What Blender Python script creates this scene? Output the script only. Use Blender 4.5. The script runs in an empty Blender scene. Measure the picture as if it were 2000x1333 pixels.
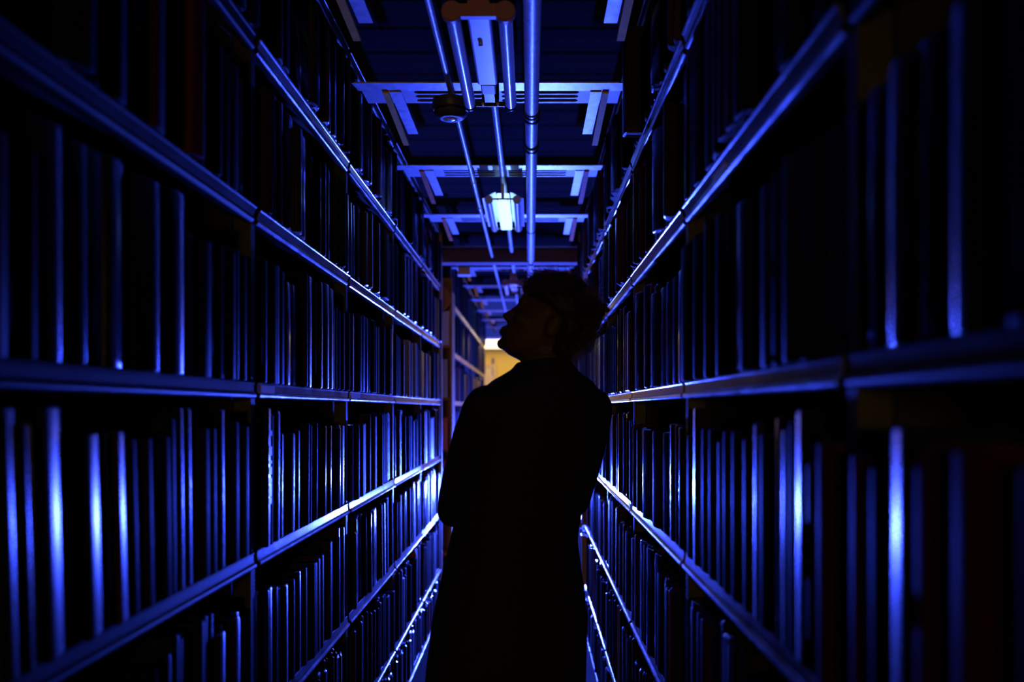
import bpy, bmesh, math, random
from mathutils import Vector, Matrix, geometry, noise
from math import sin, cos, pi, radians as R

# ------------------------------------------------------------------ camera, world, light, exposure
FPX = 1650.0            # focal length in pixels of a 2000 px wide frame
EYE = 1.42              # camera height above the floor
VX, VY = 1035.0, 798.0  # vanishing point of the aisle
sc = bpy.context.scene
col = sc.collection
cam_data = bpy.data.cameras.new('camera')
cam = bpy.data.objects.new('camera', cam_data); col.objects.link(cam)
cam.location = (0, 0, EYE); cam.rotation_euler = (pi / 2, 0, 0)
cam_data.sensor_width = 36; cam_data.lens = 36 * FPX / 2000
cam_data.shift_x = -(VX - 1000) / 2000; cam_data.shift_y = (VY - 666.5) / 2000
cam_data.clip_start = .05
cam_data.dof.use_dof = True; cam_data.dof.focus_distance = 2.75; cam_data.dof.aperture_fstop = 2.0
sc.camera = cam
sc.view_settings.view_transform = 'Standard'; sc.view_settings.look = 'None'
sc.view_settings.gamma = 1; sc.view_settings.use_curve_mapping = False
sc.view_settings.exposure = 0.0
wd = bpy.data.worlds.new('dark_world'); sc.world = wd; wd.use_nodes = True
wd.node_tree.nodes['Background'].inputs[0].default_value = (.0, .0, .002, 1)
wd.node_tree.nodes['Background'].inputs[1].default_value = 0.05

BLUE = (.035, .072, 1.0)
BLUE_STRENGTH = 20000.0        # LED tube behind the person
BLUE_AT = (.04, 7.4, EYE - .66); BLUE_LEN = .20
WARM = (1.0, .60, .17)
END_STRENGTH = 2.4           # luminaire over the far end of the aisle
SIDE_STRENGTH = 28.0
REAR_STRENGTH = 190.0          # tubes of the ceiling light behind the camera

# ------------------------------------------------------------------ dimensions
WB = .96                     # bay length
DL, DR = .608, .342          # aisle faces left / right of the camera
SH = [1.168, .79, .409, .022, -.353, -.728, -1.10, -1.385]   # underside of each shelf above eye level
LIP = .036
DEPTH = .33
def H(h): return EYE + h
def PX(x, y, Y): return Vector(((x - VX) * Y / FPX, Y, EYE + (VY - y) * Y / FPX))

# ------------------------------------------------------------------ materials
MATS = {}
ANI_ROT = .25
def mat(name, colr, rough=.5, metal=0, spec=.5, coat=0, emit=None, strength=0, bump=0, bscale=60, var=0, vscale=8, stretch=None, aniso=0):
    if name in MATS: return MATS[name]
    m = bpy.data.materials.new(name); m.use_nodes = True
    nt = m.node_tree; b = nt.nodes['Principled BSDF']
    b.inputs['Base Color'].default_value = (*colr, 1)
    b.inputs['Roughness'].default_value = rough; b.inputs['Metallic'].default_value = metal
    b.inputs['Specular IOR Level'].default_value = spec
    b.inputs['Coat Weight'].default_value = coat; b.inputs['Coat Roughness'].default_value = .12
    if aniso:                       # cloth grain running across the spine draws highlights out upright
        tn = nt.nodes.new('ShaderNodeTangent'); tn.direction_type = 'RADIAL'; tn.axis = 'Z'
        nt.links.new(tn.outputs[0], b.inputs['Tangent']); b.inputs['Anisotropic'].default_value = aniso
        b.inputs['Anisotropic Rotation'].default_value = ANI_ROT
    if emit:
        b.inputs['Emission Color'].default_value = (*emit, 1); b.inputs['Emission Strength'].default_value = strength
    if bump or var:
        tc = nt.nodes.new('ShaderNodeTexCoord'); mp = nt.nodes.new('ShaderNodeMapping')
        nt.links.new(tc.outputs['Object'], mp.inputs[0])
        if stretch: mp.inputs['Scale'].default_value = stretch
        if var:
            n = nt.nodes.new('ShaderNodeTexNoise'); n.inputs['Scale'].default_value = vscale; n.inputs['Detail'].default_value = 5
            nt.links.new(mp.outputs[0], n.inputs[0])
            r = nt.nodes.new('ShaderNodeValToRGB')
            r.color_ramp.elements[0].position = .3; r.color_ramp.elements[1].position = .72
            r.color_ramp.elements[0].color = (*[c * (1 - var) for c in colr], 1)
            r.color_ramp.elements[1].color = (*[min(1, c * (1 + var * .6)) for c in colr], 1)
            nt.links.new(n.outputs['Fac'], r.inputs[0]); nt.links.new(r.outputs[0], b.inputs['Base Color'])
            mr = nt.nodes.new('ShaderNodeMapRange')
            mr.inputs['To Min'].default_value = max(.05, rough - .08); mr.inputs['To Max'].default_value = min(1, rough + .12)
            nt.links.new(n.outputs['Fac'], mr.inputs[0]); nt.links.new(mr.outputs[0], b.inputs['Roughness'])
        if bump:
            n2 = nt.nodes.new('ShaderNodeTexNoise'); n2.inputs['Scale'].default_value = bscale; n2.inputs['Detail'].default_value = 4
            nt.links.new(mp.outputs[0], n2.inputs[0])
            bp = nt.nodes.new('ShaderNodeBump'); bp.inputs['Strength'].default_value = bump; bp.inputs['Distance'].default_value = .002
            nt.links.new(n2.outputs['Fac'], bp.inputs['Height']); nt.links.new(bp.outputs[0], b.inputs['Normal'])
    MATS[name] = m; return m
M_SHELF = mat('grey_enamel_steel', (.13, .127, .13), .28, .0, .6, .25, bump=.12, bscale=30, var=.12, vscale=20)
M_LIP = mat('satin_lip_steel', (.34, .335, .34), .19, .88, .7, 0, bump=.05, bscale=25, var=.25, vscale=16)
M_LIP_SHADED = mat('shaded_lip_steel', (.014, .014, .015), .38, 0, .07, 0, bump=.05, bscale=25, var=.25, vscale=16)  # darker copy of the lip steel; dimness of the near bays put into colour
M_POST = mat('upright_steel', (.018, .016, .016), .45, .0, .3, var=.2)
M_PANEL = mat('rack_panel', (.008, .007, .007), .6, 0, .2, var=.2)
M_GALV = mat('galvanised_steel', (.46, .46, .48), .38, .5, .5, bump=.5, bscale=45, var=.22, vscale=30)
M_PIPE = mat('galvanised_pipe', (.66, .66, .68), .38, .15, .5, bump=.6, bscale=70, var=.25, vscale=35)
M_GALV2 = mat('dull_galvanised_plate', (.30, .30, .32), .5, .3, .4, var=.15, vscale=20)
M_AMBER_LIT = mat('warm_lit_amber_strip', (.90, .50, .02), .55, 0, .05, var=.25, vscale=25)  # warm light on the brace faces, put into a strip's colour
M_RED_LIT = mat('warm_lit_red_strip', (.75, .16, .015), .55, 0, .05, var=.3, vscale=25)  # redder version of the same painted-in warm light
M_WHITE = mat('white_enamel', (.75, .75, .75), .35, 0, .5, .2)
M_TUBE = mat('frosted_tube_glass', (.72, .72, .74), .28, 0, .5, .4, bump=.2, bscale=20)
M_CAP = mat('salmon_end_cap', (.30, .14, .10), .45, 0, .3)
M_BLACK = mat('black_plastic', (.012, .012, .014), .35, 0, .5)
M_DET = mat('grey_detector_plastic', (.05, .055, .07), .4, 0, .4)
M_FLOOR = mat('dark_vinyl_floor', (.006, .005, .005), .8, 0, .03, var=.3, vscale=5)
M_CEIL = mat('painted_ribbed_deck', (.016, .016, .020), .9, 0, 0, bump=.2, bscale=20)
M_WALL = mat('room_wall_paint', (.22, .2, .17), .7, 0, .3, var=.1)
M_ENDW = mat('end_wall_paint', (.85, .52, .03), .7, 0, .3, var=.06, vscale=3)
M_BEAM = mat('painted_beam', (.18, .09, .08), .6, 0, .2, var=.2)
M_BRASS = mat('bronze_bracket', (.55, .36, .15), .4, .3, .5)

def add(o, parent=None):
    col.objects.link(o)
    if parent: o.parent = parent
    return o
def tag(o, label=None, cat=None, group=None, kind=None):
    if label: o['label'] = label
    if cat: o['category'] = cat
    if group: o['group'] = group
    if kind: o['kind'] = kind
    return o
def empty(name, loc=(0, 0, 0), label=None, cat=None, group=None):
    o = bpy.data.objects.new(name, None); o.empty_display_size = .1; o.location = loc; add(o)
    return tag(o, label, cat, group)

class MB:
    """collects shapes into one mesh, in world coordinates"""
    def __init__(s): s.bm = bmesh.new(); s.mats = []
    def mi(s, m):
        if m not in s.mats: s.mats.append(m)
        return s.mats.index(m)
    def face(s, vs, m=0, smooth=False):
        try: f = s.bm.faces.new(vs)
        except ValueError: return None
        f.material_index = m; f.smooth = smooth; return f
    def box(s, a, b, bev=0, m=0, mx=None):
        x0, y0, z0 = a; x1, y1, z1 = b
        x0, x1 = min(x0, x1), max(x0, x1); y0, y1 = min(y0, y1), max(y0, y1); z0, z1 = min(z0, z1), max(z0, z1)
        v = [s.bm.verts.new(mx @ Vector(p) if mx else p) for p in
             ((x0,y0,z0),(x1,y0,z0),(x1,y1,z0),(x0,y1,z0),(x0,y0,z1),(x1,y0,z1),(x1,y1,z1),(x0,y1,z1))]
        fs = [s.face([v[i] for i in q], m) for q in ((0,3,2,1),(4,5,6,7),(0,1,5,4),(1,2,6,5),(2,3,7,6),(3,0,4,7))]
        if bev:
            es = list({e for f in fs for e in f.edges})
            bmesh.ops.bevel(s.bm, geom=es, offset=bev, segments=2, affect='EDGES', profile=.5, material=m)
        return s
    def prism(s, poly, axis, a0, a1, m=0, smooth=False):
        """poly: 2-D points; extruded along axis 'x' (points = y,z), 'y' (x,z) or 'z' (x,y)"""
        def P(p, t): return {'x': (t, p[0], p[1]), 'y': (p[0], t, p[1]), 'z': (p[0], p[1], t)}[axis]
        A = [s.bm.verts.new(P(p, a0)) for p in poly]; B = [s.bm.verts.new(P(p, a1)) for p in poly]
        n = len(poly)
        s.face(A, m); s.face(B[::-1], m)
        for i in range(n): s.face([A[i], B[i], B[(i+1) % n], A[(i+1) % n]][::-1], m, smooth)
        return s
    def tube(s, p0, p1, r0, r1=None, seg=20, m=0, caps=True):
        r1 = r0 if r1 is None else r1
        p0, p1 = Vector(p0), Vector(p1); d = (p1 - p0).normalized()
        u = d.orthogonal().normalized(); w = d.cross(u)
        rings = []
        for p, r in ((p0, r0), (p1, r1)):
            rings.append([s.bm.verts.new(p + (u*cos(2*pi*i/seg) + w*sin(2*pi*i/seg))*r) for i in range(seg)])
        for i in range(seg): s.face([rings[0][i], rings[0][(i+1)%seg], rings[1][(i+1)%seg], rings[1][i]], m, True)
        if caps: s.face(rings[0][::-1], m); s.face(rings[1], m)
        return s
    def lathe(s, prof, c, axis='z', seg=32, m=0):
        """prof: list of (radius, height)"""
        rings = []
        for r, h in prof:
            ring = []
            for i in range(seg):
                a = 2*pi*i/seg
                p = {'z': (r*cos(a), r*sin(a), h), 'y': (r*cos(a), h, r*sin(a)), 'x': (h, r*cos(a), r*sin(a))}[axis]
                ring.append(s.bm.verts.new(Vector(c) + Vector(p)))
            rings.append(ring)
        for k in range(len(rings)-1):
            for i in range(seg): s.face([rings[k][i], rings[k][(i+1)%seg], rings[k+1][(i+1)%seg], rings[k+1][i]], m, True)
        s.face(rings[0][::-1], m); s.face(rings[-1], m)
        return s
    def loft(s, secs, seg=28, m=0):
        """secs: (centre, axis_u * ru, axis_v * rv [, exponent])"""
        rings = []
        for sec in secs:
            c, u, v = Vector(sec[0]), Vector(sec[1]), Vector(sec[2]); e = sec[3] if len(sec) > 3 else 1.0
            ring = []
            for i in range(seg):
                a = 2*pi*i/seg; ca, sa = cos(a), sin(a)
                ring.append(s.bm.verts.new(c + u*math.copysign(abs(ca)**e, ca) + v*math.copysign(abs(sa)**e, sa)))
            rings.append(ring)
        for k in range(len(rings)-1):
            for i in range(seg): s.face([rings[k][i], rings[k][(i+1)%seg], rings[k+1][(i+1)%seg], rings[k+1][i]], m, True)
        s.face(rings[0][::-1], m); s.face(rings[-1], m)
        return s
    def limb(s, pts, seg=16, m=0, flat=1.0):
        """pts: (point, radius) chain with round ends"""
        secs = []; n = len(pts)
        for i, (p, r) in enumerate(pts):
            p = Vector(p)
            d = (Vector(pts[min(i+1, n-1)][0]) - Vector(pts[max(i-1, 0)][0])).normalized()
            u = d.cross(Vector((.03, .99, .08))).normalized() if abs(d.y) < .9 else d.cross(Vector((0, 0, 1))).normalized()
            v = d.cross(u).normalized()
            if i == 0:
                for a in (80, 55, 28): secs.append((p - d*r*sin(R(a)), u*r*cos(R(a)), v*r*cos(R(a))*flat))
            secs.append((p, u*r, v*r*flat))
            if i == n-1:
                for a in (28, 55, 80): secs.append((p + d*r*sin(R(a)), u*r*cos(R(a)), v*r*cos(R(a))*flat))
        return s.loft(secs, seg, m)
    def ball(s, c, rx, ry=None, rz=None, mx=None, seg=20):
        ry = rx if ry is None else ry; rz = rx if rz is None else rz
        r = bmesh.ops.create_uvsphere(s.bm, u_segments=seg, v_segments=seg//2+2, radius=1)
        for v in r['verts']:
            q = Vector((v.co.x*rx, v.co.y*ry, v.co.z*rz))
            if mx: q = mx.to_3x3() @ q
            v.co = q + Vector(c)
        return s
    def mesh(s, name, m, org=(0, 0, 0)):
        me = bpy.data.meshes.new(name)
        bmesh.ops.recalc_face_normals(s.bm, faces=s.bm.faces)
        if any(org): bmesh.ops.translate(s.bm, verts=s.bm.verts, vec=-Vector(org))
        for e in s.bm.edges:
            if len(e.link_faces) == 2 and e.calc_face_angle(0) > .62: e.smooth = False
        s.bm.to_mesh(me); s.bm.free()
        for x in (m if isinstance(m, (list, tuple)) else [m]): me.materials.append(x)
        return me
    def build(s, name, m, parent=None, org=None):
        """org = where the object's origin lies; children are given in their parent's frame"""
        pw = Vector((0, 0, 0)); q = parent
        while q: pw += q.location; q = q.parent
        og = Vector(org) if org is not None else (pw if parent else Vector((0, 0, 0)))
        o = bpy.data.objects.new(name, s.mesh(name, m, og)); add(o, parent)
        o.location = og - pw
        return o

# ------------------------------------------------------------------ the room
def struct(name, mb, m):
    o = mb.build(name, m); o['kind'] = 'structure'; return o
YE = 14.0; YB = -4.2; XL, XR = -2.6, 2.4; HC = 1.56
struct('floor', MB().box((XL-.1, YB-.1, -.1), (XR+.1, YE+.1, 0)), M_FLOOR)
cm = MB()
rib = []                                       # ribbed deck: ribs run across the aisle
y = YB
while y < 11.9:
    rib += [(y, H(HC)), (y+.10, H(HC)), (y+.12, H(HC)+.007), (y+.22, H(HC)+.007)]; y += .24
rib += [(y, H(HC)), (y, H(HC)+.15), (YB, H(HC)+.15)]
A = [cm.bm.verts.new((XL, p[0], p[1])) for p in rib]; B = [cm.bm.verts.new((XR, p[0], p[1])) for p in rib]
for i in range(len(rib)): cm.face([A[i], A[(i+1) % len(rib)], B[(i+1) % len(rib)], B[i]])
struct('ceiling', cm, M_CEIL)
DEEP = 11.75
struct('trim_1', MB().box((XL, DEEP, H(1.0)), (XR, DEEP+.12, H(HC)+.14)), M_WALL)      # bulkhead where the ceiling drops
struct('ceiling_end', MB().box((XL, DEEP+.12, H(1.0)), (XR, YE, H(1.12))), mat('end_ceiling_paint', (.78, .74, .62), .7))
struct('wall_left', MB().box((XL-.1, YB, 0), (XL, YE, H(HC)+.14)), M_WALL)
struct('wall_right', MB().box((XR, YB, 0), (XR+.1, YE, H(HC)+.14)), M_WALL)
struct('wall_back', MB().box((XL, YB-.1, 0), (XR, YB, H(HC)+.14)), M_WALL)
struct('wall_end', MB().box((XL, YE, 0), (XR, YE+.1, H(1.12))), M_ENDW)
def dr():
    x0, x1 = -1.45, -.61
    d = MB().box((x0, YE-.045, .0), (x1, YE-.001, 2.1), .004)
    o = struct('door_1', d, mat('end_door_paint', (.80, .5, .04), .5))
    MB().box((x1, YE-.06, 0), (x1+.05, YE-.001, 2.15)).box((x0-.05, YE-.06, 0), (x0, YE-.001, 2.15)).box((x0, YE-.06, 2.1), (x1, YE-.001, 2.15)).build('door_frame', mat('door_frame_paint', (.7, .42, .03), .5), o)
    MB().tube((x1-.09, YE-.06, 1.0), (x1-.09, YE-.10, 1.0), .012).tube((x1-.09, YE-.10, 1.0), (x1-.2, YE-.10, 1.0), .01).build('door_handle', M_GALV, o)
dr()
# dark pull bar on the end wall
e = empty('wall_rail', (-.605, YE, H(.83)-.35), 'dark vertical bar fixed to the yellow end wall behind the person', 'rail')
MB().box((-.625, YE-.05, H(.55)), (-.595, YE-.02, H(.83)), .005).build('bar', M_BLACK, e)
for z in (.60, .78): MB().box((-.62, YE-.03, H(z)), (-.60, YE, H(z)+.02)).build('bracket', M_BLACK, e)

# ------------------------------------------------------------------ racks
ORD = ['nearest', 'second', 'third', 'fourth', 'fifth', 'last']
def shelf_y(n): return n * WB
def lip_profile(tilt):
    """cross-section of the folded shelf edge, outward = +; returns (outward, up) points"""
    pts = [(-.012, 0)]
    BR = .0065
    for a in (-90, -60, -30, 0, 30, 60): pts.append((.000 + BR*cos(R(a)), BR + BR*sin(R(a))))
    pts += [(.0005, .0135), (.0005, LIP-.006)]
    for a in (-60, -20, 20, 60, 90): pts.append((.000 + .0028*cos(R(a)), LIP-.003 + .0028*sin(R(a))))
    pts += [(-.012, LIP)]
    return [(a + tilt*(b/LIP - .5), b) for a, b in pts]
LR = random.Random(3)
holders = {('L', 2, 3): (.0, .10), ('L', 3, 3): (.0, .15), ('R', 2, 5): (.55, .16), ('R', 1, 2): (.55, .10), ('L', 2, 1): (.45, .35), ('R', 3, 4): (.0, .05)}
def bay(side, y0, k, section, label):
    sg = -1 if side == 'L' else 1
    pl = -DL if side == 'L' else DR          # aisle face
    bk = pl + sg*DEPTH
    root = empty('shelving_bay', (pl + sg*DEPTH/2, y0 + WB/2, 0), label, 'shelving', 'steel shelving bays along the aisle')
    g = .014
    top = H(SH[0]) + .05
    for nm, yy in (('upright', y0 + .001), ('upright', y0 + WB - .013)):
        MB().box((pl + sg*.006, yy, 0), (pl + sg*.045, yy + .012, top), .001).build('upright', M_POST, root)
    for yy in (y0 + .001, y0 + WB - .013):
        MB().box((bk - sg*.04, yy, 0), (bk, yy + .012, top)).box((pl + sg*.05, yy+.004, .06), (bk - sg*.045, yy+.008, top-.02)).build('side_panel', M_PANEL, root)
    MB().box((bk, y0 + .002, .02), (bk + sg*.004, y0 + WB - .002, top)).build('back_panel', M_PANEL, root)
    for j, h in enumerate(SH):
        z = H(h)
        if z < .02: z = .03
        s = MB().box((pl + sg*.013, y0 + g, z + LIP - .006), (bk - sg*.002, y0 + WB - g, z + LIP - .001))
        s.box((bk - sg*.02, y0 + g, z + .006), (bk - sg*.004, y0 + WB - g, z + LIP - .007))
        so = s.build('shelf', M_SHELF, root)
        tl = ((.010, .010, .011, 0, -.006, -.008, -.008, -.006)[j] + LR.uniform(-.005, .004)) if not (side == 'L' and k == 2 and j == 2) else .014
        prof = [(pl - sg*a, z + b) for a, b in lip_profile(tl)]
        lp = MB().prism(prof, 'y', y0 + g, y0 + WB - g, smooth=False)
        lo = lp.build('shelf_lip', M_LIP_SHADED if section == 0 and ((side == 'L' and k < 2) or k == 0) else M_LIP, so)
        key = (side, k, j)
        if section == 0 and key in holders:
            a, w = holders[key]
            ya = y0 + g + .02 + a*WB
            MB().box((pl - sg*.001, ya, z + .008), (pl - sg*.0022, ya + w, z + LIP - .006)).build('label_holder', mat('label_card', (.72, .6, .5), .35, coat=.4), so)
    return root
POS = {('L', 0): 'left', ('R', 0): 'right'}
for side, word in (('L', 'left'), ('R', 'right')):
    for k in range(0, 6):
        bay(side, (k - .05)*WB, k, 0, f'grey steel shelving bay, {ORD[k]} of six on the {word} before the cross gap')
    for k in range(0, 5):
        bay(side, (6.8 + k)*WB, k, 1, f'steel shelving bay on the {word}, {ORD[k] if k else "first"} one beyond the cross gap')

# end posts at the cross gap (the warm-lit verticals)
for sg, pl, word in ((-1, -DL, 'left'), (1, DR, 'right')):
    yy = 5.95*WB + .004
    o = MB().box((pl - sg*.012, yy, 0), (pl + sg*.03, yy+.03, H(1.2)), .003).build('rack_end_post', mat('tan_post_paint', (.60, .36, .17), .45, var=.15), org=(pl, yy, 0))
    tag(o, f'tan steel post closing the near section of the {word} racks', 'post')

# ------------------------------------------------------------------ books
random.seed(11)
BOOKC = [('black', (.005, .005, .006)), ('navy', (.006, .008, .022)), ('charcoal', (.014, .014, .015)), ('dark brown', (.035, .016, .009)),
         ('maroon', (.06, .010, .012)), ('dark green', (.008, .024, .008)), ('plum', (.03, .008, .012)), ('amber', (.55, .24, .03)),
         ('brick red', (.40, .07, .035)), ('tan', (.42, .26, .14)), ('pale grey', (.45, .44, .44))]
BM = {}
for nm, c in BOOKC:
    for r in (0, 1, 2):
        BM[(nm, r)] = mat(f'{nm}_binding_{("glossy","satin","worn")[r]}'.replace(' ', '_'), c, (.13, .27, .6)[r], 0, (.9, .34, .06)[r], 0, aniso=(.85, .8, 0)[r])
M_PAGE = mat('page_edges', (.35, .32, .26), .85, 0, .2, bump=.3, bscale=400, stretch=(1, 1, .05))
books = []      # side, section, k, row, y(centre), t, h, protrude, lean, skew, colour, finish, depth, explicit
def addb(**k): books.append(k)
def pick_colour(section, k=5):
    c = pick_any()
    return c if k > 1 or c not in ('amber', 'tan', 'brick red') else 'black'
def pick_any():
    r = random.random()
    w = [('black', .24), ('navy', .2), ('charcoal', .16), ('dark brown', .12), ('maroon', .1), ('dark green', .07), ('plum', .07), ('brick red', .015), ('tan', .015), ('amber', .01)]
    for n, p in w:
        r -= p
        if r < 0: return n
    return 'black'
explicit = {}
# rows seen up close: (stripe x in the photograph as depth, thickness, height, skew offset, lean, colour, finish)
explicit[('L', 1, 4)] = [(.955, .030, .300, 'a', 3, 'amber', 1), (.988, .032, .318, 0, 3, 'navy', 1), (1.022, .030, .300, 0, 3, 'black', 1), (1.075, .050, .318, 0, 3, 'navy', 1), (1.121, .036, .26, 9, 3, 'maroon', 1),
    (1.172, .048, .282, 0, 3, 'black', 1), (1.210, .020, .282, 5, 3, 'black', 1), (1.249, .030, .283, 0, 3, 'plum', 1), (1.285, .034, .27, 11, 3, 'dark brown', 2),
    (1.330, .042, .27, 12, 2.4, 'dark brown', 2), (1.385, .052, .27, 14, 2, 'charcoal', 2), (1.43, .024, .30, 6, 1.5, 'navy', 1), (1.462, .028, .318, 5, 1.5, 'black', 1), (1.497, .026, .318, 4, 1.5, 'navy', 1),
    (1.55, .058, .28, 13, 1.2, 'dark brown', 2), (1.605, .036, .28, 10, 1, 'black', 2), (1.655, .030, .315, 5, 1, 'navy', 1), (1.71, .058, .29, 12, .5, 'black', 2), (1.78, .05, .28, 10, .5, 'charcoal', 2)]
explicit[('R', 1, 4)] = [(.955, .05, .28, 12, 0, 'maroon', 2), (1.003, .034, .29, 14, 0, 'black', 2), (1.043, .030, .315, 0, -.4, 'navy', 1), (1.085, .026, .30, 8, 0, 'black', 2), (1.120, .024, .29, 2, 0, 'navy', 1), (1.148, .022, .305, 1, 0, 'navy', 1),
    (1.20, .05, .28, 11, 0, 'black', 2), (1.255, .03, .295, 5, 0, 'plum', 1), (1.31, .04, .27, 7, 0, 'charcoal', 1), (1.37, .05, .28, 12, 0, 'black', 2), (1.43, .05, .28, 13, 0, 'dark brown', 2), (1.49, .045, .26, 6, 0, 'navy', 1),
    (1.55, .05, .28, 12, 0, 'black', 2), (1.615, .05, .28, 11, 0, 'charcoal', 2), (1.665, .03, .28, 9, 0, 'black', 2), (1.708, .028, .318, 0, 0, 'navy', 1), (1.77, .05, .26, 10, 0, 'dark brown', 2)]
explicit[('R', 0, 4)] = [(.20, .06, .28, 12, 0, 'black', 2), (.27, .05, .28, 12, 0, 'black', 2), (.34, .06, .28, 12, 0, 'dark brown', 2), (.41, .05, .28, 12, 0, 'black', 2), (.48, .06, .28, 12, 0, 'charcoal', 2), (.55, .05, .28, 12, 0, 'black', 2),
    (.625, .07, .285, 12, 0, 'maroon', 2), (.700, .06, .285, 12, 0, 'maroon', 2), (.763, .034, .30, 0, -.3, 'navy', 1), (.81, .04, .26, 12, 0, 'black', 2), (.86, .04, .27, 12, 0, 'maroon', 2)]
for side, sg, pl in (('L', -1, -DL), ('R', 1, DR)):
    for section in (0, 1):
        for k in range(6 if section == 0 else 5):
            y0 = (k - .05)*WB if section == 0 else (6.8 + k)*WB
            for row in range(1, 7 if section else 8):
                base = H(SH[row]) + LIP - .0005 if row < 7 else .03 + LIP
                room_h = .325 if row > 1 else .335
                if row == 7: room_h = .24
                key = (side, k, row)
                if section == 0 and key in explicit:
                    for (yc, t, h, sk, lean, cn, fi) in explicit[key]:
                        amb = sk == 'a'
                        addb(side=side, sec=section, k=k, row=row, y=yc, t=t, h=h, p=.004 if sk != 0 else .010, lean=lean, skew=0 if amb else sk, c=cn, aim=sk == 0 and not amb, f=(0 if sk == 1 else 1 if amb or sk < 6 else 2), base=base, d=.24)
                    continue
                y = y0 + .022
                lean = random.choice((0, 0, 0, .6, 1.2, -1.0, 2.5)) if row in (4, 5) else random.choice((0, 0, 0, .4, -.4))
                tall = random.uniform(.27, .315)
                run = 0; col_run = pick_colour(section, k); fin_run = 1
                end = y0 + WB - .022 - abs(sin(R(lean)))*.33
                if lean > 0: y += sin(R(lean))*.33
                while True:
                    if run <= 0:
                        run = random.randint(2, 7); tall = random.uniform(.255, min(.318, room_h)); col_run = pick_colour(section, k)
                        fin_run = random.choice((0, 1, 2, 2)) if k > 1 else random.choice((1, 2, 2, 2, 2)); t_run = random.choice((.022, .030, .036, .045, .058))
                    t = t_run*random.uniform(.85, 1.2)
                    if section: t *= 1.3
                    if y + t > end - (abs(lean)*.002): break
                    h = min(tall*random.uniform(.97, 1.01), room_h - .004)
                    if row == 7: h = random.uniform(.19, .23)
                    p = random.choice((-.012, -.008, -.004, 0, .004, .010, .016, .024) if row in (1, 2) else (-.012, -.006, 0, .003, .008))
                    addb(side=side, sec=section, k=k, row=row, y=y + t/2, t=t - .0012, h=h, p=p, lean=lean, skew=random.choice((-17, -11, -7, -3, 2, 6, 10, 13, 16) if k > 1 else (-9, 3, 6, 8, 10, 12, 14, 16, 18)), c=col_run if random.random() < .8 else pick_colour(section, k),
                         f=fin_run if random.random() < (.7 if k > 1 else .93) else random.choice((0, 1, 2, 2)), base=base, d=random.uniform(.2, .27))
                    y += t; run -= 1
                    if random.random() < .03: y += random.uniform(.01, .05)
# special volumes the photograph shows
def swap(side, k, row, yc, **kw):
    cand = [b for b in books if b['side'] == side and b['sec'] == 0 and b['k'] == k and b['row'] == row]
    b = min(cand, key=lambda q: abs(q['y'] - yc)); b.update(kw); return b
bx = swap('R', 2, 1, 2.54, h=.318, p=.058, c='black', f=1, d=.25, special='tall black bound volume jutting far out over the aisle from the top right shelf')
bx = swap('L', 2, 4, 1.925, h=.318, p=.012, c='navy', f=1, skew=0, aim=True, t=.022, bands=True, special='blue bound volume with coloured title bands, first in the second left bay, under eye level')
for yc, cn in ((5.0, 'brick red'), (5.1, 'brick red')): swap('R', 5, 5, yc, c=cn, f=1, p=.03)
for yc, cn in ((5.1, 'amber'), (5.18, 'amber')): swap('R', 5, 6, yc, c=cn, f=1, p=.03)

def spine_grid(mb, b, T, m=0, na=7, nb=5, simple=False):
    """front surface + shell of a book; T maps local (out, along, up) to world; out = towards the aisle"""
    t, h = b['t'], b['h']; sk = math.tan(R(b['skew']))
    bulge = t*.05 + .0006
    if b.get('aim'): bulge = t*.018
    def fx(a, zz):
        rnd = 0
        for e in (zz, h - zz):
            if e < .005: rnd += .005 - math.sqrt(max(0, .005**2 - (.005 - e)**2))
        ed = .0006 if abs(a) > .99 else 0
        return bulge*(1 - a*a) + sk*a*t/2 - rnd - ed
    zs = [0, .0015, .004, h*.5, h - .004, h - .0015, h] if not simple else [0, .004, h - .004, h]
    aa = [-1, -.92, -.5, 0, .5, .92, 1] if not simple else [-1, -.5, .5, 1]
    G = [[mb.bm.verts.new(T(fx(a, z), a*t/2, z)) for a in aa] for z in zs]
    back = -.004 - abs(sk)*t/2
    Bk = [[mb.bm.verts.new(T(back, a*t/2, z)) for a in (-1, 1)] for z in (0, h)]
    for i in range(len(zs)-1):
        for j in range(len(aa)-1): mb.face([G[i][j], G[i][j+1], G[i+1][j+1], G[i+1][j]], m, True)
    mb.face(G[0][:] + [Bk[0][1], Bk[0][0]], m); mb.face(G[-1][:] + [Bk[1][1], Bk[1][0]], m)
    mb.face([g[0] for g in G] + [Bk[1][0], Bk[0][0]], m); mb.face([g[-1] for g in G] + [Bk[1][1], Bk[0][1]], m)
    mb.face([Bk[0][0], Bk[0][1], Bk[1][1], Bk[1][0]], m)
    return back
def mapper(b):
    sg = -1 if b['side'] == 'L' else 1; pl = -DL if b['side'] == 'L' else DR
    c, s_ = cos(R(b['lean'])), sin(R(b['lean']))
    lift = abs(s_)*b['t']/2
    def T(o, a, z):
        y = a*c - z*s_; zz = z*c + a*s_ + lift
        return Vector((pl - sg*(b['p'] + o), b['y'] + y, b['base'] + zz))
    return T
def tbox(mb, T, a, b, m=0):
    (o0, y0, z0), (o1, y1, z1) = a, b
    v = [mb.bm.verts.new(T(*p)) for p in ((o0,y0,z0),(o1,y0,z0),(o1,y1,z0),(o0,y1,z0),(o0,y0,z1),(o1,y0,z1),(o1,y1,z1),(o0,y1,z1))]
    for q in ((0,3,2,1),(4,5,6,7),(0,1,5,4),(1,2,6,5),(2,3,7,6),(3,0,4,7)): mb.face([v[i] for i in q], m)
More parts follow.
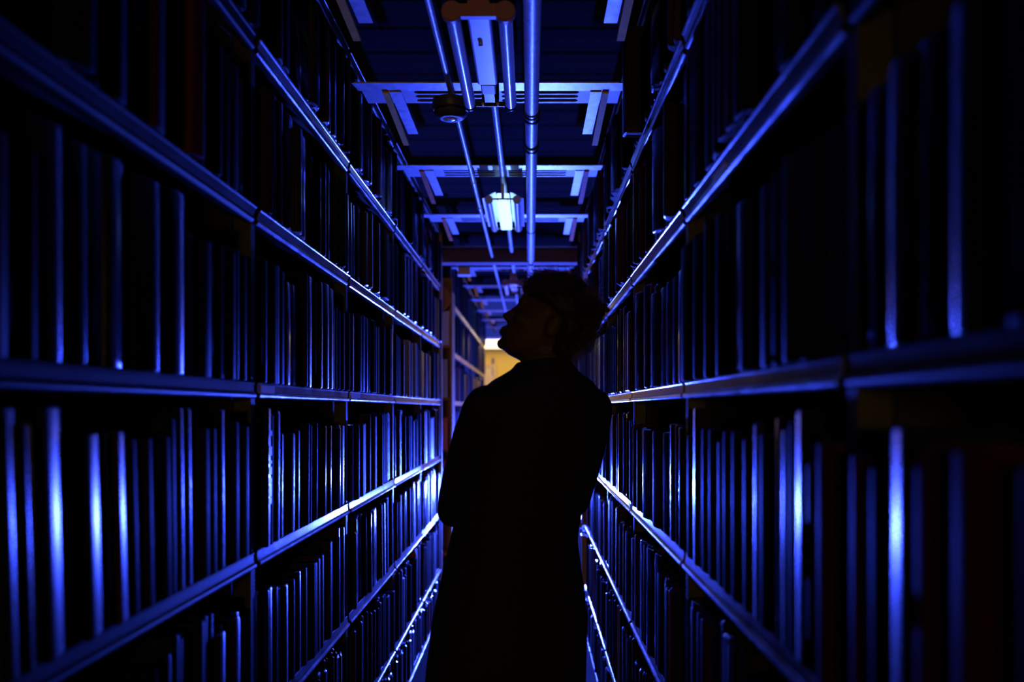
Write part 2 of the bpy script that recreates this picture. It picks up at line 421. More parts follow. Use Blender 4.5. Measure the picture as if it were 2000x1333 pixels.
def area(b):
    pl = -DL if b['side'] == 'L' else DR
    ya, yb = b['y'] - b['t']/2, b['y'] + b['t']/2
    if ya < .15: return 0
    def pr(Y, z): return (VX + pl*FPX/Y, VY - (z - EYE)*FPX/Y)
    xa, xb = sorted((pr(ya, 0)[0], pr(yb, 0)[0]))
    xa, xb = max(0, xa), min(2000, xb)
    za = max(0, pr(b['y'], b['base'] + b['h'])[1]); zb = min(1333, pr(b['y'], b['base'])[1])
    return max(0, xb - xa)*max(0, zb - za)
for b in books:
    if b.get('aim'):                     # flat spines turned to mirror the lamp, shaped to give highlight stripes
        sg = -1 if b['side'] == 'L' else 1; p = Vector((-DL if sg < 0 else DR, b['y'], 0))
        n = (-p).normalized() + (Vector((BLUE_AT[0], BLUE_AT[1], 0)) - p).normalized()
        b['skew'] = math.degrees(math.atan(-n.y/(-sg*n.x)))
    b['area'] = area(b)
def own(b): return b['area'] > 0
ranked = sorted([b for b in books if own(b)], key=lambda b: -(b['area'] + (1e6 if 'special' in b else 0)))
single = ranked[:300]; ids = {id(b) for b in single}
NUM = ['first', 'second', 'third', 'fourth', 'fifth', 'sixth', 'seventh', 'eighth', 'ninth', 'tenth', 'eleventh', 'twelfth', 'thirteenth', 'fourteenth', 'fifteenth',
       'sixteenth', 'seventeenth', 'eighteenth', 'nineteenth', 'twentieth', '21st', '22nd', '23rd', '24th', '25th', '26th', '27th', '28th', '29th', '30th', '31st', '32nd', '33rd', '34th', '35th', '36th', '37th', '38th', '39th', '40th']
ROWW = {1: 'top shelf', 2: 'second shelf from top', 3: 'third shelf from top', 4: 'fourth shelf from top', 5: 'fifth shelf from top', 6: 'sixth shelf from top', 7: 'bottom shelf'}
BAYW = ['nearest', 'second', 'third', 'fourth', 'fifth', 'sixth']
rows = {}
for b in books: rows.setdefault((b['side'], b['sec'], b['k'], b['row']), []).append(b)
for key, L in rows.items():
    vis = sorted(L, key=lambda q: q['y'])
    for i, b in enumerate(vis): b['i'] = i
for b in single:
    T = mapper(b); fin = BM[(b['c'], b['f'])]
    org = T(0, 0, 0); t, h, d = b['t'], b['h'], b['d']
    side = 'left' if b['side'] == 'L' else 'right'
    lab = b.get('special') or f"{b['c']} volume, {NUM[b['i']]} along the {ROWW[b['row']]}, {BAYW[b['k']]} bay on the {side}"
    mb = MB(); back = spine_grid(mb, b, T)
    bt = min(.003, t*.12)
    tbox(mb, T, (-d, -t/2, 0), (back, -t/2 + bt, h)); tbox(mb, T, (-d, t/2 - bt, 0), (back, t/2, h))
    o = mb.build('bound_volume', fin, org=org)
    tag(o, lab, 'book', f"bound volumes on the {ROWW[b['row']]}, {side} side")
    pg = MB(); tbox(pg, T, (-d + .004, -t/2 + bt, .003), (back, t/2 - bt, h - .004)); pg.build('page_block', M_PAGE, o)
    if b.get('bands'):
        for zf, hh, cc in ((.80, .012, (.8, .05, .05)), (.66, .02, (.6, .6, .75)), (.60, .006, (.8, .05, .05)), (.52, .018, (.7, .7, .8)), (.46, .012, (.2, .4, .8)), (.36, .03, (.75, .75, .1)), (.31, .014, (.2, .7, .4))):
            s2 = MB(); tbox(s2, T, (.0026, -t*.40, h*zf), (t*.05 + .0012, t*.40, h*zf + hh))
            s2.build('title_band', mat(f'band_{cc[0]}_{cc[1]}', cc, .3, coat=.4), o)
mb = MB(); slots = []
for b in books:
    if id(b) in ids: continue
    m_ = BM[(b['c'], b['f'])]
    mi = mb.mi(m_)
    T = mapper(b); back = spine_grid(mb, b, T, mi, simple=True)
    tbox(mb, T, (-b['d'], -b['t']/2, 0), (back, b['t']/2, b['h'] - .002), mi)
ms = list(mb.mats)
o = mb.build('bound_volumes', ms)
tag(o, 'rows of dark bound volumes filling the farther shelving bays on both sides', 'books', kind='stuff')

# ------------------------------------------------------------------ overhead: ties, braces, pipes, conduits
TIE_H0, TIE_H1 = 1.086, 1.114
def slotted_plate(mb, x0, x1, y0, y1, z0, z1, groups):
    outer = [(x0, y0), (x1, y0), (x1, y1), (x0, y1)]
    holes = []
    for gx0, gx1 in groups:
        rws = 3; pitch = (y1 - y0)/(rws + .4)
        for r in range(rws):
            cy = y0 + pitch*(r + .7); rr = pitch*.34
            pts = [(gx0 + rr - rr*sin(R(a)), cy + rr*cos(R(a))) for a in range(0, 181, 30)]
            pts += [(gx1 - rr + rr*sin(R(a)), cy - rr*cos(R(a))) for a in range(0, 181, 30)]
            holes.append(pts[::-1])
    polys = [outer] + holes
    flat = [p for q in polys for p in q]
    tris = geometry.tessellate_polygon([[Vector((p[0], p[1], 0)) for p in q] for q in polys])
    lo = [mb.bm.verts.new((p[0], p[1], z0)) for p in flat]; hi = [mb.bm.verts.new((p[0], p[1], z1)) for p in flat]
    for t in tris: mb.face([lo[i] for i in t]); mb.face([hi[i] for i in t][::-1])
    k = 0
    for q in polys:
        n = len(q)
        for i in range(n): mb.face([lo[k+i], lo[k+(i+1) % n], hi[k+(i+1) % n], hi[k+i]])
        k += n
TIES = [(.95 + k)*WB for k in range(6)] + [(6.8 + k)*WB for k in range(6)]
TW = ['above the camera', 'just above the top of the frame', 'behind the nearest twin-tube light', 'second in view, between two ceiling lights', 'crossing behind the bright middle ceiling light', 'in front of the dark cross beam',
      'first beyond the cross beam', 'second beyond the cross beam', 'third beyond the cross beam', 'fourth beyond the cross beam', 'fifth beyond the cross beam', 'last before the lit end wall']
for i, Y in enumerate(TIES):
    if i in (5,): Y -= .02
    root = empty('aisle_tie', (-.133, Y, H(TIE_H0)), f'galvanised slotted tie spanning the aisle overhead, {TW[i]}', 'crossbar', 'slotted steel ties spanning the aisle')
    MB().box((-DL + .002, Y - .015, H(TIE_H0)), (DR - .002, Y + .0575, H(TIE_H0) + .004), .001).build('front_flange', M_GALV, root)
    p = MB(); slotted_plate(p, -DL + .03, DR - .03, Y + .058, Y + .19, H(TIE_H0) + .006, H(TIE_H0) + .010, [(-.40, -.16), (-.10, .17)] if i < 5 else [(-.42, .19)])
    p.build('slotted_plate', M_GALV2, root)
    MB().box((-DL + .03, Y + .187, H(TIE_H0) + .010), (DR - .03, Y + .190, H(TIE_H1))).build('rear_flange', M_GALV2, root)
    if i == 5: continue
    L = .50 if i < 5 else .40
    strip = M_AMBER_LIT if i in (1, 2) else M_RED_LIT
    for sx, word in ((-1, 'left'), (1, 'right')):
        a = (-.480, -.440) if sx < 0 else (.207, .245); c = (-.504, -.4825) if sx < 0 else (.2475, .270)
        if i >= 6 and sx > 0: continue
        q = empty('aisle_brace', ((a[0] + a[1])/2, Y + .058, H(TIE_H0)), f'short galvanised angle brace with a coloured strip, {word} side of the tie {TW[i]}'[:200], 'brace', 'angle braces behind the overhead ties')
        if i == 0: q['label'] = f'short angle brace with rust-red painted-in warm light, {word} side, directly above the camera'
        elif i >= 6: q['label'] = f'small galvanised angle brace beyond the cross beam, on the {ORD[min(i-6,5)] if i > 6 else "first"} tie there'
        else: q['label'] = f'angle brace with {"amber" if strip is M_AMBER_LIT else "rust-red"} painted-in warm light, {word} end of the {["", "topmost", "slotted", "second slotted", "third slotted"][i]} tie overhead'
        MB().box((a[0], Y + .058, H(TIE_H0) - .004), (a[1], Y + L, H(TIE_H0) - .0005)).box((a[0] if sx < 0 else a[1]-.003, Y + .191, H(TIE_H0) - .0005), (a[0]+.003 if sx < 0 else a[1], Y + L, H(TIE_H1))).build('steel_angle', M_GALV, q)
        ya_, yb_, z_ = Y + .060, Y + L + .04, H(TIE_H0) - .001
        MB().prism([(ya_, z_ - .006), (yb_, z_ - .036), (yb_, z_ - .028), (ya_, z_)], 'x', c[0], c[1]).build('warm_lit_strip', strip, q)  # added strip, coloured to stand in for warm light on the brace

def clamp(mb, x, Y, h, r, w=.022):
    mb.tube((x, Y - w/2, H(h)), (x, Y + w/2, H(h)), r + .003)
    mb.box((x - .006, Y - .003, H(h) + r), (x + .006, Y + .003, H(TIE_H0) + .0005))
# big pipe
PXX, PH, PR_ = .006, 1.018, .0235
root = empty('sprinkler_pipe', (PXX, 0, H(PH)), 'thick galvanised pipe with dark couplings running along above the aisle', 'pipe')
MB().tube((PXX, -2.5, H(PH)), (PXX, 11.7, H(PH)), PR_, seg=32).build('pipe', M_PIPE, root)
for Y in (2.93, 3.27, 5.86, 8.2): MB().lathe([(PR_+.001, -.03), (PR_+.006, -.028), (PR_+.006, -.012), (PR_+.003, -.01), (PR_+.003, .01), (PR_+.006, .012), (PR_+.006, .028), (PR_+.001, .03)], (PXX, Y, H(PH)), 'y').build('coupling', M_BLACK, root)
for Y in TIES[::2]:
    m_ = MB(); clamp(m_, PXX, Y + .06, PH, PR_); m_.build('pipe_clamp', M_BLACK, root)
# thin conduit
CX, CH_, CR = -.2575, 1.034, .0095
root = empty('thin_conduit', (CX, 0, H(CH_)), 'thin metal conduit running left of the ceiling lights past the smoke detector', 'conduit')
MB().tube((CX, -1, H(CH_)), (CX, 9.4, H(CH_)), CR, seg=20).build('conduit_tube', M_PIPE, root)
for Y in (4.35, 6.0): MB().tube((CX, Y-.02, H(CH_)), (CX, Y+.02, H(CH_)), CR+.004).build('coupling', M_GALV, root)
for Y in TIES[1:9:2]:
    m_ = MB(); clamp(m_, CX, Y + .06, CH_, CR, .015); m_.build('conduit_clip', M_GALV, root)
# smoke detector hanging on the conduit
Y = 2.80
root = empty('smoke_detector', (CX-.005, Y, H(.97)), 'dark round smoke detector hanging below the thin conduit', 'smoke detector')
MB().lathe([(.052, .0), (.060, -.004), (.061, -.03), (.058, -.036)], (CX-.005, Y, H(1.024))).build('base', M_DET, root)
MB().lathe([(.050, .0), (.050, -.008)], (CX-.005, Y, H(.988))).build('vent_gap', M_BLACK, root)
d = MB().lathe([(.056, 0), (.053, -.008), (.043, -.018), (.034, -.021)], (CX-.005, Y, H(.980)))
d.build('dome', M_DET, root)
gr = MB()
for i in range(12):
    a = 2*pi*i/12
    gr.tube((CX-.005+.012*cos(a), Y+.012*sin(a), H(.957)), (CX-.005+.040*cos(a), Y+.040*sin(a), H(.963)), .002, seg=6)
gr.lathe([(.013, 0), (.013, -.004), (.004, -.006)], (CX-.005, Y, H(.959)))
gr.build('grille', M_WHITE, root)

# ------------------------------------------------------------------ twin tube lights
FX = -.128
def fixture(Y0, L, label, lit=0, rear=False):
    root = empty('twin_tube_light', (FX, Y0, H(.98)), label, 'ceiling light', 'twin-tube lights along the aisle ceiling')
    hz = .985
    tm = M_TUBE if not rear else mat('warm_lit_tube', (.9, .8, .6), .4, emit=WARM, strength=REAR_STRENGTH)
    for s in (-1, 1):
        MB().tube((FX + s*.066, Y0 + .012, H(hz)), (FX + s*.066, Y0 + L - .012, H(hz)), .0185, seg=28).build('tube', tm, root)
    hm = M_WHITE if not lit else mat('added_glow_housing', (.7, .8, .8), .3, emit=(.22, .44, 1.0), strength=lit)  # added emission on the housing stands in for its bright sheen
    # tray
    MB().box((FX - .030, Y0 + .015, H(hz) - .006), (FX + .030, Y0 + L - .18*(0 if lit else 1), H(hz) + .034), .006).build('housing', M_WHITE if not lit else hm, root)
    if lit:
        for s in (-1, 1):                       # curved reflector wings
            pr = [(FX + s*(.030 + .005), H(hz) + .030)]
            out = [(FX + s*(.034 + .064*t), H(hz) + .034 - .03*sin(pi*t*.5)**2*1.0 + .004) for t in (0, .2, .4, .6, .8, 1)]
            inn = [(x, z + .003) for x, z in out][::-1]
            MB().prism(out + inn, 'y', Y0 + .02, Y0 + L - .02, smooth=True).build('reflector_wing', M_WHITE, root)
    else:
        MB().box((FX - .022, Y0 + L - .175, H(hz) - .004), (FX + .022, Y0 + L - .10, H(hz) + .026), .003).build('starter_box', M_CAP, root)
        MB().lathe([(.006, 0), (.006, -.008), (.002, -.010)], (FX - .004, Y0 + .16, H(hz) - .006)).build('screw', M_GALV, root)
        MB().box((FX - .016, Y0 + L - .098, H(hz)), (FX + .016, Y0 + L - .02, H(hz) + .03)).build('rear_arm', M_BLACK, root)
    for yy, sgn in ((Y0, -1), (Y0 + L, 1)):
        mm = M_CAP if (sgn < 0 or lit) else M_BLACK
        if lit and sgn < 0: mm = M_WHITE
        big = sgn < 0 and not lit
        rr, hw, wz = (.0265, .012, .014) if big else (.0205, .005, .006) if not lit else (.0195, .003, .002)
        pp = MB()
        for s in (-1, 1): pp.lathe([(rr - .004, -hw), (rr, -hw + .004), (rr, hw - .002), (rr - .002, hw)], (FX + s*.066, yy, H(hz)), 'y', 28)
        pp.box((FX - .062, yy - hw + .001, H(hz) - wz), (FX + .062, yy + hw - .001, H(hz) + wz + .004), .002)
        cap = pp.build('end_cap', mm, root)
        for s in (-1, 1): MB().lathe([(.005, -.004), (.005, .004)], (FX + s*.024, yy - hw - .001, H(hz) + (.03 if big else .0)), 'y', 12).build('bolt', M_GALV, cap)
        bw = .028 if not lit else .007
        MB().box((FX - bw, yy - .006, H(hz) + wz + .004), (FX + bw, yy + .006, H(hz) + .085), .002).build('drop_bracket', mm, root)
    return root
fixture(2.10, .64, 'nearest twin-tube ceiling light, unlit, at the top of the picture')
fixture(3.98, .66, 'bright middle twin-tube ceiling light with an added cyan glow above the person', lit=3.2)
fixture(6.62, .62, 'small far twin-tube ceiling light with salmon end cap, just above the head')
# trunking the lights hang from: one length between each pair
root = empty('light_trunking', (FX, 0, H(1.05)), 'slim metal trunking line carrying the twin-tube lights', 'conduit')
for ya, yb in ((-3.0, 1.95), (1.95, 2.85), (2.85, 3.9), (3.9, 4.75), (4.75, 5.5), (5.5, 8.6)):
    MB().tube((FX + .004, ya, H(1.066)), (FX + .004, yb, H(1.066)), .013, seg=18).build('trunking_length', M_PIPE, root)

# far-end luminaire
root = empty('ceiling_panel_light', (-.4, 12.8, H(.965)), 'bright white panel light on the ceiling at the far end of the aisle', 'ceiling light')
MB().box((-1.15, 12.05, H(.985)), (.75, 13.85, H(1.0)), .002).build('frame', M_WHITE, root)
MB().box((-1.10, 12.10, H(.975)), (.70, 13.80, H(.985))).build('diffuser', mat('panel_diffuser', (.9, .9, .85), .5, emit=(1, .84, .42), strength=END_STRENGTH), root)
# warm lamp on the end wall side
root = empty('wall_lamp', (-.1, YB, H(.12)), 'warm globe wall lamp on the back wall behind the camera', 'lamp')
MB().ball((-.1, YB+.16, H(.12)), .11).build('globe', mat('rear_globe', (1, .8, .5), .4, emit=(1, .56, .14), strength=REAR_STRENGTH), root)
MB().tube((-.1, YB+.06, H(.12)), (-.1, YB, H(.12)), .03).build('wall_mount', M_GALV, root)
for sx, X_, word in ((1, XL, 'left'), (-1, XR, 'right')):
    root = empty('wall_lamp', (X_, 5.2, H(.25)), f'warm globe wall lamp on the {word} side wall near the cross gap', 'lamp')
    MB().ball((X_ + sx*.16, 5.2, H(.25)), .10).build('globe', mat('side_globe', (1, .8, .5), .4, emit=(1, .5, .16), strength=SIDE_STRENGTH), root)
    MB().tube((X_ + sx*.07, 5.2, H(.25)), (X_, 5.2, H(.25)), .03).build('wall_mount', M_GALV, root)
for x, lab in ((-1.9, 'globe wall lamp left of the far door'), (1.5, 'globe wall lamp on the right of the yellow end wall')):
    root = empty('wall_lamp', (x, YE, H(.5)), lab, 'lamp')
    MB().ball((x, YE-.14, H(.5)), .09).build('globe', mat('warm_globe', (1, .8, .5), .4, emit=WARM, strength=9), root)
    MB().tube((x, YE-.06, H(.5)), (x, YE, H(.5)), .03).build('wall_mount', M_GALV, root)

# cross beam at the cross gap
o = MB().box((-DL - .6, 5.95*WB + .05, H(.995)), (DR + .6, 5.95*WB + .17, H(1.083)), .004).build('cross_beam', M_BEAM, org=(0, 5.8, H(1.04)))
tag(o, 'dull brown beam crossing the aisle where the near racks end', 'beam')
for x in (-DL - .58, DR + .58):
    pass
# little speaker / junction box under the tie
p = PX(907, 528, 6.48)
root = empty('junction_box', (p.x, 6.48, p.z), 'small cream junction box under the far ties, left of the thin conduit', 'junction box')
MB().box((p.x - .045, 6.44, p.z - .036), (p.x + .045, 6.50, p.z + .02), .006).build('box_body', mat('cream_plastic', (.72, .5, .22), .4), root)
MB().box((p.x - .05, 6.43, p.z - .045), (p.x + .05, 6.51, p.z - .032), .004).build('cover', M_WHITE, root)
MB().box((p.x - .006, 6.46, p.z + .02), (p.x + .006, 6.475, H(TIE_H0) + .0005)).build('bracket', M_BRASS, root)

# ------------------------------------------------------------------ end stand and boxes in the cross gap, left
GY = 6.16
root = empty('end_stand', (-.70, GY + .1, 0), 'brown narrow stand with shelves at the cross gap on the left', 'stand')
M_BROWN = mat('brown_board', (.34, .16, .035), .6, 0, .15, var=.2)
MB().box((-.86, GY + .20, 0), (-.585, GY + .22, H(.98)), .002).build('back_board', M_BROWN, root)
for h in (.46, .08, -.30, -.68, -1.06):
    MB().box((-.86, GY, H(h) - .02), (-.585, GY + .199, H(h)), .003).build('stand_shelf', M_BROWN, root)
for x in (-.878, -.585): MB().box((x, GY, 0), (x + .018, GY + .22, H(.86)), .004).build('side_board', M_BROWN, root)
pr = [(-.70 + .125*cos(R(a)), H(.80) + .11*sin(R(a))) for a in range(0, 360, 15)]
MB().prism(pr, 'y', GY - .02, GY - .001, smooth=True).build('round_plate', M_BROWN, root)
def crate(x0, x1, z0, z1, m, label, name='archive_box', lid=True):
    r = empty(name, ((x0 + x1)/2, GY + .09, z0), label, 'box', 'boxes on the brown stand')
    MB().box((x0, GY + .012, z0), (x1, GY + .19, z1 - (.03 if lid else 0)), .003).build('box_body', m, r)
    if lid: MB().box((x0 - .003, GY + .009, z1 - .03), (x1 + .003, GY + .193, z1), .003).build('lid', m, r)
crate(-.66, -.59, H(.46), H(.71), mat('grey_board', (.55, .55, .55), .6), 'pale grey slim box standing upright on the brown stand, upper shelf')
crate(-.72, -.60, H(.08), H(.36), mat('grey_brown_board', (.42, .38, .36), .6), 'dull grey box on the brown stand, middle shelf', lid=False)
crate(-.71, -.60, H(-.30), H(-.07), mat('orange_board', (.68, .16, .05), .55), 'bright orange box on the brown stand, just below eye level')
crate(-.67, -.60, H(-.68), H(-.38), mat('maroon_board', (.42, .03, .04), .5), 'maroon box on the brown stand, low shelf')

# floor things on the right beyond the person
r = empty('storage_box', (.20, 3.95, .228), 'small amber cardboard box on a white crate on the aisle floor, right', 'box')
MB().box((.13, 3.90, .229), (.240, 4.02, .283), .003).build('box_body', mat('amber_card', (.80, .42, .05), .6, var=.15), r)
MB().box((.127, 3.897, .283), (.243, 4.023, .297), .003).build('lid', mat('amber_card_lid', (.85, .48, .06), .6), r)
r = empty('white_crate', (.17, 3.95, 0), 'white plastic crate on the floor beneath the amber box', 'crate')
MB().box((.07, 3.86, 0), (.245, 4.06, .218), .012).build('crate_body', M_WHITE, r)
MB().box((.185, 3.852, .12), (.225, 3.86, .18), .003).build('label_plate', mat('blue_label', (.05, .18, .6), .4), r)
MB().box((.065, 3.855, .214), (.25, 4.065, .228), .003).build('rim', M_WHITE, r)

# ------------------------------------------------------------------ blue LED tube, clamped to the right shelf
bx_, by_, bz_ = BLUE_AT
root = empty('led_tube_lamp', (bx_, by_, bz_), 'blue LED tube lamp clamped to the right-hand shelf beyond the person', 'lamp')
MB().tube((bx_, by_, bz_ - BLUE_LEN/2), (bx_, by_, bz_ + BLUE_LEN/2), .016, seg=16).build('light_tube', mat('blue_led', (0, 0, 0), .5, emit=BLUE, strength=BLUE_STRENGTH), root)
for s in (-1, 1): MB().tube((bx_, by_, bz_ + s*BLUE_LEN/2), (bx_, by_, bz_ + s*(BLUE_LEN/2 + .025)), .018, seg=16).build('end_cap', M_BLACK, root)
MB().tube((bx_, by_, bz_ - BLUE_LEN/2 - .02), (DR - .002, by_, bz_ - BLUE_LEN/2 - .02), .005).tube((DR - .012, by_, bz_ - BLUE_LEN/2 - .02), (DR - .012, by_, H(SH[5])), .005).build('clamp_arm', M_BLACK, root)

# ------------------------------------------------------------------ the person
def remeshed(mb, name, m, parent, voxel=.006, smooth=6, org=(0, 0, 0), disp=0):
    me = mb.mesh(name + '_src', m)
    t = bpy.data.objects.new(name + '_src', me); col.objects.link(t)
    rm = t.modifiers.new('r', 'REMESH'); rm.mode = 'VOXEL'; rm.voxel_size = voxel; rm.use_smooth_shade = True
    sm = t.modifiers.new('s', 'SMOOTH'); sm.iterations = smooth; sm.factor = .5
    bpy.context.view_layer.update()
    ev = t.evaluated_get(bpy.context.evaluated_depsgraph_get())
    out = bpy.data.meshes.new_from_object(ev)
    if disp:
        for v in out.vertices:
            n = noise.noise(v.co*22) + .5*noise.noise(v.co*60)
            v.co += v.normal*n*disp
    out.transform(Matrix.Translation(-Vector(org)))
    out.name = name; out.materials.clear(); out.materials.append(m)
    for p in out.polygons: p.use_smooth = True
    bpy.data.objects.remove(t)
    o = bpy.data.objects.new(name, out); add(o, parent)
    if not parent: o.location = org
    return o
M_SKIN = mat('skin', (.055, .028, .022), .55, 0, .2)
M_HAIR = mat('dark_hair', (.010, .007, .006), .5, 0, .12)
M_WOOL = mat('black_wool', (.010, .010, .013), .85, 0, .15, bump=.3, bscale=200)
M_TROU = mat('black_trousers', (.008, .008, .010), .85, 0, .15)
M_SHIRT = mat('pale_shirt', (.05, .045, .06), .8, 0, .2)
PY = 2.15
def W(x, y, dy=0):                      # body joint from its place in the picture, at the person's distance
    s = PY/FPX
    return Vector(((x - VX)*s, PY + dy, EYE + (VY - y)*s))
# head
TH = R(27)
HC_ = W(1076, 633)
Fv = Vector((-cos(TH), .02, sin(TH))); Uv = Vector((sin(TH), 0, cos(TH))); Sv = Fv.cross(Uv).normalized()
def Hd(f, s, u): return HC_ + Fv*f + Sv*s + Uv*u
body = MB()
rowsH = [(.113, .012, -.03, .018), (.104, .048, -.062, .045), (.085, .076, -.084, .064), (.055, .093, -.098, .075), (.025, .099, -.102, .078), (.008, .098, -.101, .077),
         (-.015, .094, -.096, .073), (-.035, .095, -.085, .070), (-.052, .098, -.066, .065), (-.075, .099, -.045, .059), (-.092, .095, -.022, .052), (-.103, .094, .000, .043), (-.113, .080, .015, .030), (-.119, .062, .030, .012)]
body.loft([(Hd((f + b)/2, 0, u), Fv*(f - b)/2, Sv*w, .92) for u, f, b, w in rowsH[::-1]], 36)
body.loft([(Hd(.092, 0, .012), Fv*.004, Sv*.006), (Hd(.092, 0, -.004), Fv*.012, Sv*.008), (Hd(.098, 0, -.022), Fv*.016, Sv*.011), (Hd(.104, 0, -.034), Fv*.0185, Sv*.015), (Hd(.099, 0, -.043), Fv*.014, Sv*.015), (Hd(.090, 0, -.048), Fv*.006, Sv*.010)][::-1], 20)
hm = Matrix((Fv, Sv, Uv)).transposed()
body.ball(Hd(.098, 0, -.064), .011, .022, .0065, hm); body.ball(Hd(.099, 0, -.077), .011, .020, .007, hm)   # lips
body.ball(Hd(.086, 0, -.102), .016, .022, .014, hm)                                                          # chin
body.ball(Hd(.088, .032, .016), .012, .026, .007, hm); body.ball(Hd(.088, -.032, .016), .012, .026, .007, hm)  # brows
for s in (-1, 1):
    body.ball(Hd(.082, s*.032, .000), .013, .014, .011, hm)                                                  # eyelids
    body.ball(Hd(.062, s*.050, -.028), .026, .018, .018, hm)                                                 # cheeks
    body.ball(Hd(-.012, s*.078, -.008), .019, .010, .032, hm)                                                # ears
    body.ball(Hd(-.012, s*.084, .004), .013, .007, .018, hm)
    body.ball(Hd(.097, s*.013, -.041), .009, .008, .008, hm)
# neck, torso, limbs under the clothes
body.limb([(W(1068, 748), .066), (W(1065, 712), .062), (W(1072, 680), .058), (W(1084, 650), .060)], 24)
YAW = R(30)
SX = Vector((cos(YAW), sin(YAW), 0)); SYv = Vector((-sin(YAW), cos(YAW), 0))    # the person's right, and forward
def tor(x, y, w, d, e=.9): return (W(x, y), SX*w, SYv*d, e)
body.loft([tor(1010, 1230, .150, .105), tor(1010, 1150, .150, .108), tor(1013, 1060, .128, .098), tor(1030, 950, .135, .10), tor(1050, 860, .150, .105), tor(1058, 800, .150, .09), tor(1062, 756, .11, .078), tor(1064, 730, .07, .07)])
shL = W(1060, 792) - SX*.158; shR = W(1056, 792) + SX*.150
elL = W(885, 1000) + Vector((0, .05, 0)); elR = W(1122, 985) + Vector((0, .10, 0))
haL = W(985, 985) + Vector((0, .33, 0)); haR = W(1075, 960) + Vector((0, .36, 0))
body.limb([(shL, .042), (shL.lerp(elL, .5), .046), (elL, .038), (elL.lerp(haL, .5), .036), (haL, .025)])
body.limb([(shR, .042), (shR.lerp(elR, .5), .046), (elR, .038), (elR.lerp(haR, .5), .036), (haR, .025)])
def hand(wr, d, up, s):
    """palm and five bent fingers; d = direction of the hand, up = back of the hand, s = thumb side"""
    d, up = d.normalized(), up.normalized(); sd = d.cross(up).normalized()*s
    pc = wr + d*.045
    body.loft([(wr - d*.01, sd*.026, up*.018), (wr + d*.02, sd*.034, up*.016), (wr + d*.055, sd*.041, up*.014), (wr + d*.082, sd*.040, up*.012), (wr + d*.09, sd*.034, up*.009)], 20)
    for i, (off, ln) in enumerate(((.031, .068), (.0105, .078), (-.0105, .072), (-.031, .056))):
        b0 = wr + d*.080 + sd*off; c1 = b0 + (d*.95 - up*.3).normalized()*ln*.42
        c2 = c1 + (d*.75 - up*.7).normalized()*ln*.32; c3 = c2 + (d*.45 - up*.9).normalized()*ln*.24
        body.limb([(b0, .0090), (c1, .0085), (c2, .0078), (c3, .0068)], 12)
    t0 = wr + d*.022 + sd*.030; t1 = t0 + (d*.6 + sd*.75 - up*.25).normalized()*.036; t2 = t1 + (d*.85 + sd*.25 - up*.3).normalized()*.030
    body.limb([(t0, .012), (t1, .0105), (t2, .0085)], 12)
hand(haL, Vector((.8, .45, .25)), Vector((0, .5, .8)), 1)
hand(haR, Vector((-.8, .45, .15)), Vector((0, .5, .8)), -1)
hipL, hipR = W(955, 1215), W(1060, 1215)
anL = Vector((-.155, PY - .03, .09)); anR = Vector((.045, PY + .05, .09))
for hp, an in ((hipL, anL), (hipR, anR)):
    kn = hp.lerp(an, .5) + Vector((0, .02, 0))
    body.limb([(hp, .085), (hp.lerp(kn, .6), .070), (kn, .053), (kn.lerp(an, .35), .052), (an, .036)], 20)
    body.limb([(an + Vector((0, -.03, -.04)), .034), (an + Vector((-.02, .06, -.055)), .033), (an + Vector((-.035, .13, -.06)), .028)], 16)
base = Vector((-.05, PY, 0))
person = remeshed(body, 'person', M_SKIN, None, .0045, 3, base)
tag(person, 'person in a long black coat seen from behind, head tilted back looking up left', 'person')
def C(mb, name, m, voxel, smooth, disp=0): return remeshed(mb, name, m, person, voxel, smooth, base, disp)
# coat
ct = MB()
ct.loft([tor(966, 1385, .182, .15), tor(971, 1335, .186, .15), tor(974, 1300, .186, .15), tor(988, 1264, .200, .153), tor(998, 1200, .205, .15), tor(1001, 1130, .187, .14), tor(1004, 1060, .168, .13), tor(1018, 980, .165, .128), tor(1040, 880, .176, .132), tor(1052, 815, .184, .128), tor(1056, 775, .176, .115), tor(1060, 745, .135, .095), tor(1063, 722, .080, .078), tor(1064, 708, .070, .070)])
for sh, el, ha in ((shL, elL, haL), (shR, elR, haR)):
    ct.limb([(sh + Vector((0, 0, -.012)), .062), (sh.lerp(el, .35), .062), (sh.lerp(el, .75), .056), (el, .050), (el.lerp(ha, .45), .047), (el.lerp(ha, .93), .036)], 22)
coat = C(ct, 'coat', M_WOOL, .006, 6, .0012)
cl = MB()
nk = W(1064, 716)
tiltx = Vector((.97, 0, .10)); 
cl.loft([(nk + Vector((0, 0, -.02)), tiltx*.076, Vector((0, .076, 0))), (nk + Vector((0, 0, .004)), tiltx*.074, Vector((0, .074, 0))), (nk + Vector((.004, 0, .018)), tiltx*.069, Vector((0, .069, 0)))], 32)
C(cl, 'coat_collar', M_WOOL, .004, 2)
cs = MB()
cs.loft([(nk + Vector((0, 0, -.0)), tiltx*.067, Vector((0, .067, 0))), (nk + Vector((.005, 0, .028)), tiltx*.0645, Vector((0, .0645, 0)))], 32)
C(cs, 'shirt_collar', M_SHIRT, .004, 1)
tr = MB()
for hp, an in ((hipL, anL), (hipR, anR)):
    kn = hp.lerp(an, .5) + Vector((0, .02, 0))
    tr.limb([(hp + Vector((0, 0, .02)), .115), (hp.lerp(kn, .5), .108), (kn, .088), (kn.lerp(an, .5), .082), (an + Vector((0, 0, .03)), .075)], 24)
C(tr, 'trousers', M_TROU, .007, 5)
sh = MB()
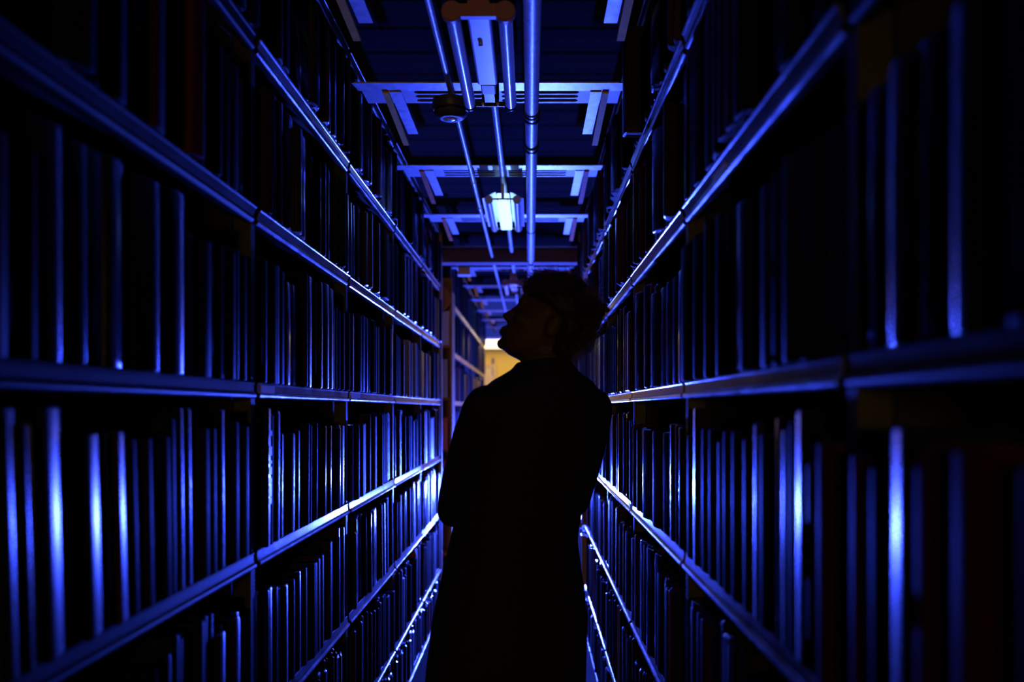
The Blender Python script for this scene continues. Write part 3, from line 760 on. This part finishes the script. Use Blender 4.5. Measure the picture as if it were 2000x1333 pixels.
for an in (anL, anR):
    sh.limb([(an + Vector((.0, -.04, -.042)), .043), (an + Vector((-.015, .05, -.05)), .040), (an + Vector((-.035, .15, -.057)), .034)], 18)
    sh.box(tuple(an + Vector((-.055, -.08, -.09))), tuple(an + Vector((.03, .17, -.075))), .006)
C(sh, 'shoes', mat('black_leather', (.01, .01, .01), .3), .005, 2)
# hair: a cap of locks plus fine strands
hr = MB()
hc = [(.130, .000, -.030, .028), (.124, .040, -.048, .050), (.110, .078, -.074, .070), (.093, .096, -.095, .083), (.071, .104, -.1085, .091), (.050, .107, -.114, .094), (.036, .092, -.114, .095), (.018, .020, -.112, .094), (-.016, .000, -.105, .090), (-.064, -.028, -.082, .066), (-.090, -.035, -.062, .038)]
hr.loft([(Hd((f + b)/2, 0, u), Fv*(f - b)/2, Sv*w) for u, f, b, w in hc[::-1]], 36)
random.seed(5)
for i in range(46):                     # loose locks over the crown
    a = random.uniform(-1, 1); f0 = random.uniform(-.10, .080)
    u0 = .122 - 4.2*(f0 + .015)**2 - a*a*.03
    p0 = Hd(f0, a*.06, u0); dd = (Fv*random.uniform(-.6, .9) + Sv*random.uniform(-.5, .5) + Uv*random.uniform(-.1, .25))*.03
    hr.limb([(p0, .012), (p0 + dd*.6 + Uv*.003, .009), (p0 + dd*1.0 - Uv*.003, .005)], 10)
hair = C(hr, 'hair', M_HAIR, .0045, 2, .0065)
cu = bpy.data.curves.new('hair_strands', 'CURVE'); cu.dimensions = '3D'; cu.bevel_depth = .00045; cu.bevel_resolution = 0
me = hair.data; vs = me.vertices
for i in range(4200):
    v = vs[random.randrange(len(vs))]
    n = v.normal.copy(); p = v.co + base
    rel = p - HC_
    if rel.dot(Uv) < -.06 and random.random() < .6: continue
    tdir = (n*.35 + Uv*-.15 + Fv*(.5 if rel.dot(Fv) > -.02 else -.25) + Vector((random.gauss(0, .35), random.gauss(0, .35), random.gauss(0, .35)))).normalized()
    L = random.uniform(.015, .036)
    sp = cu.splines.new('POLY'); sp.points.add(4)
    q = v.co - n*.003; d = (n*.5 + tdir*.6).normalized()
    for j in range(5):
        sp.points[j].co = (*q, 1); sp.points[j].radius = 1 - j*.2
        q = q + d*L/4; d = (d + tdir*.35 - n*.12 - Vector((0, 0, .05))).normalized()
cu.materials.append(mat('fine_hair', (.05, .03, .022), .4, 0, 1.0))
ho = bpy.data.objects.new('hair_strands', cu); add(ho, hair)
ho['kind'] = 'stuff'
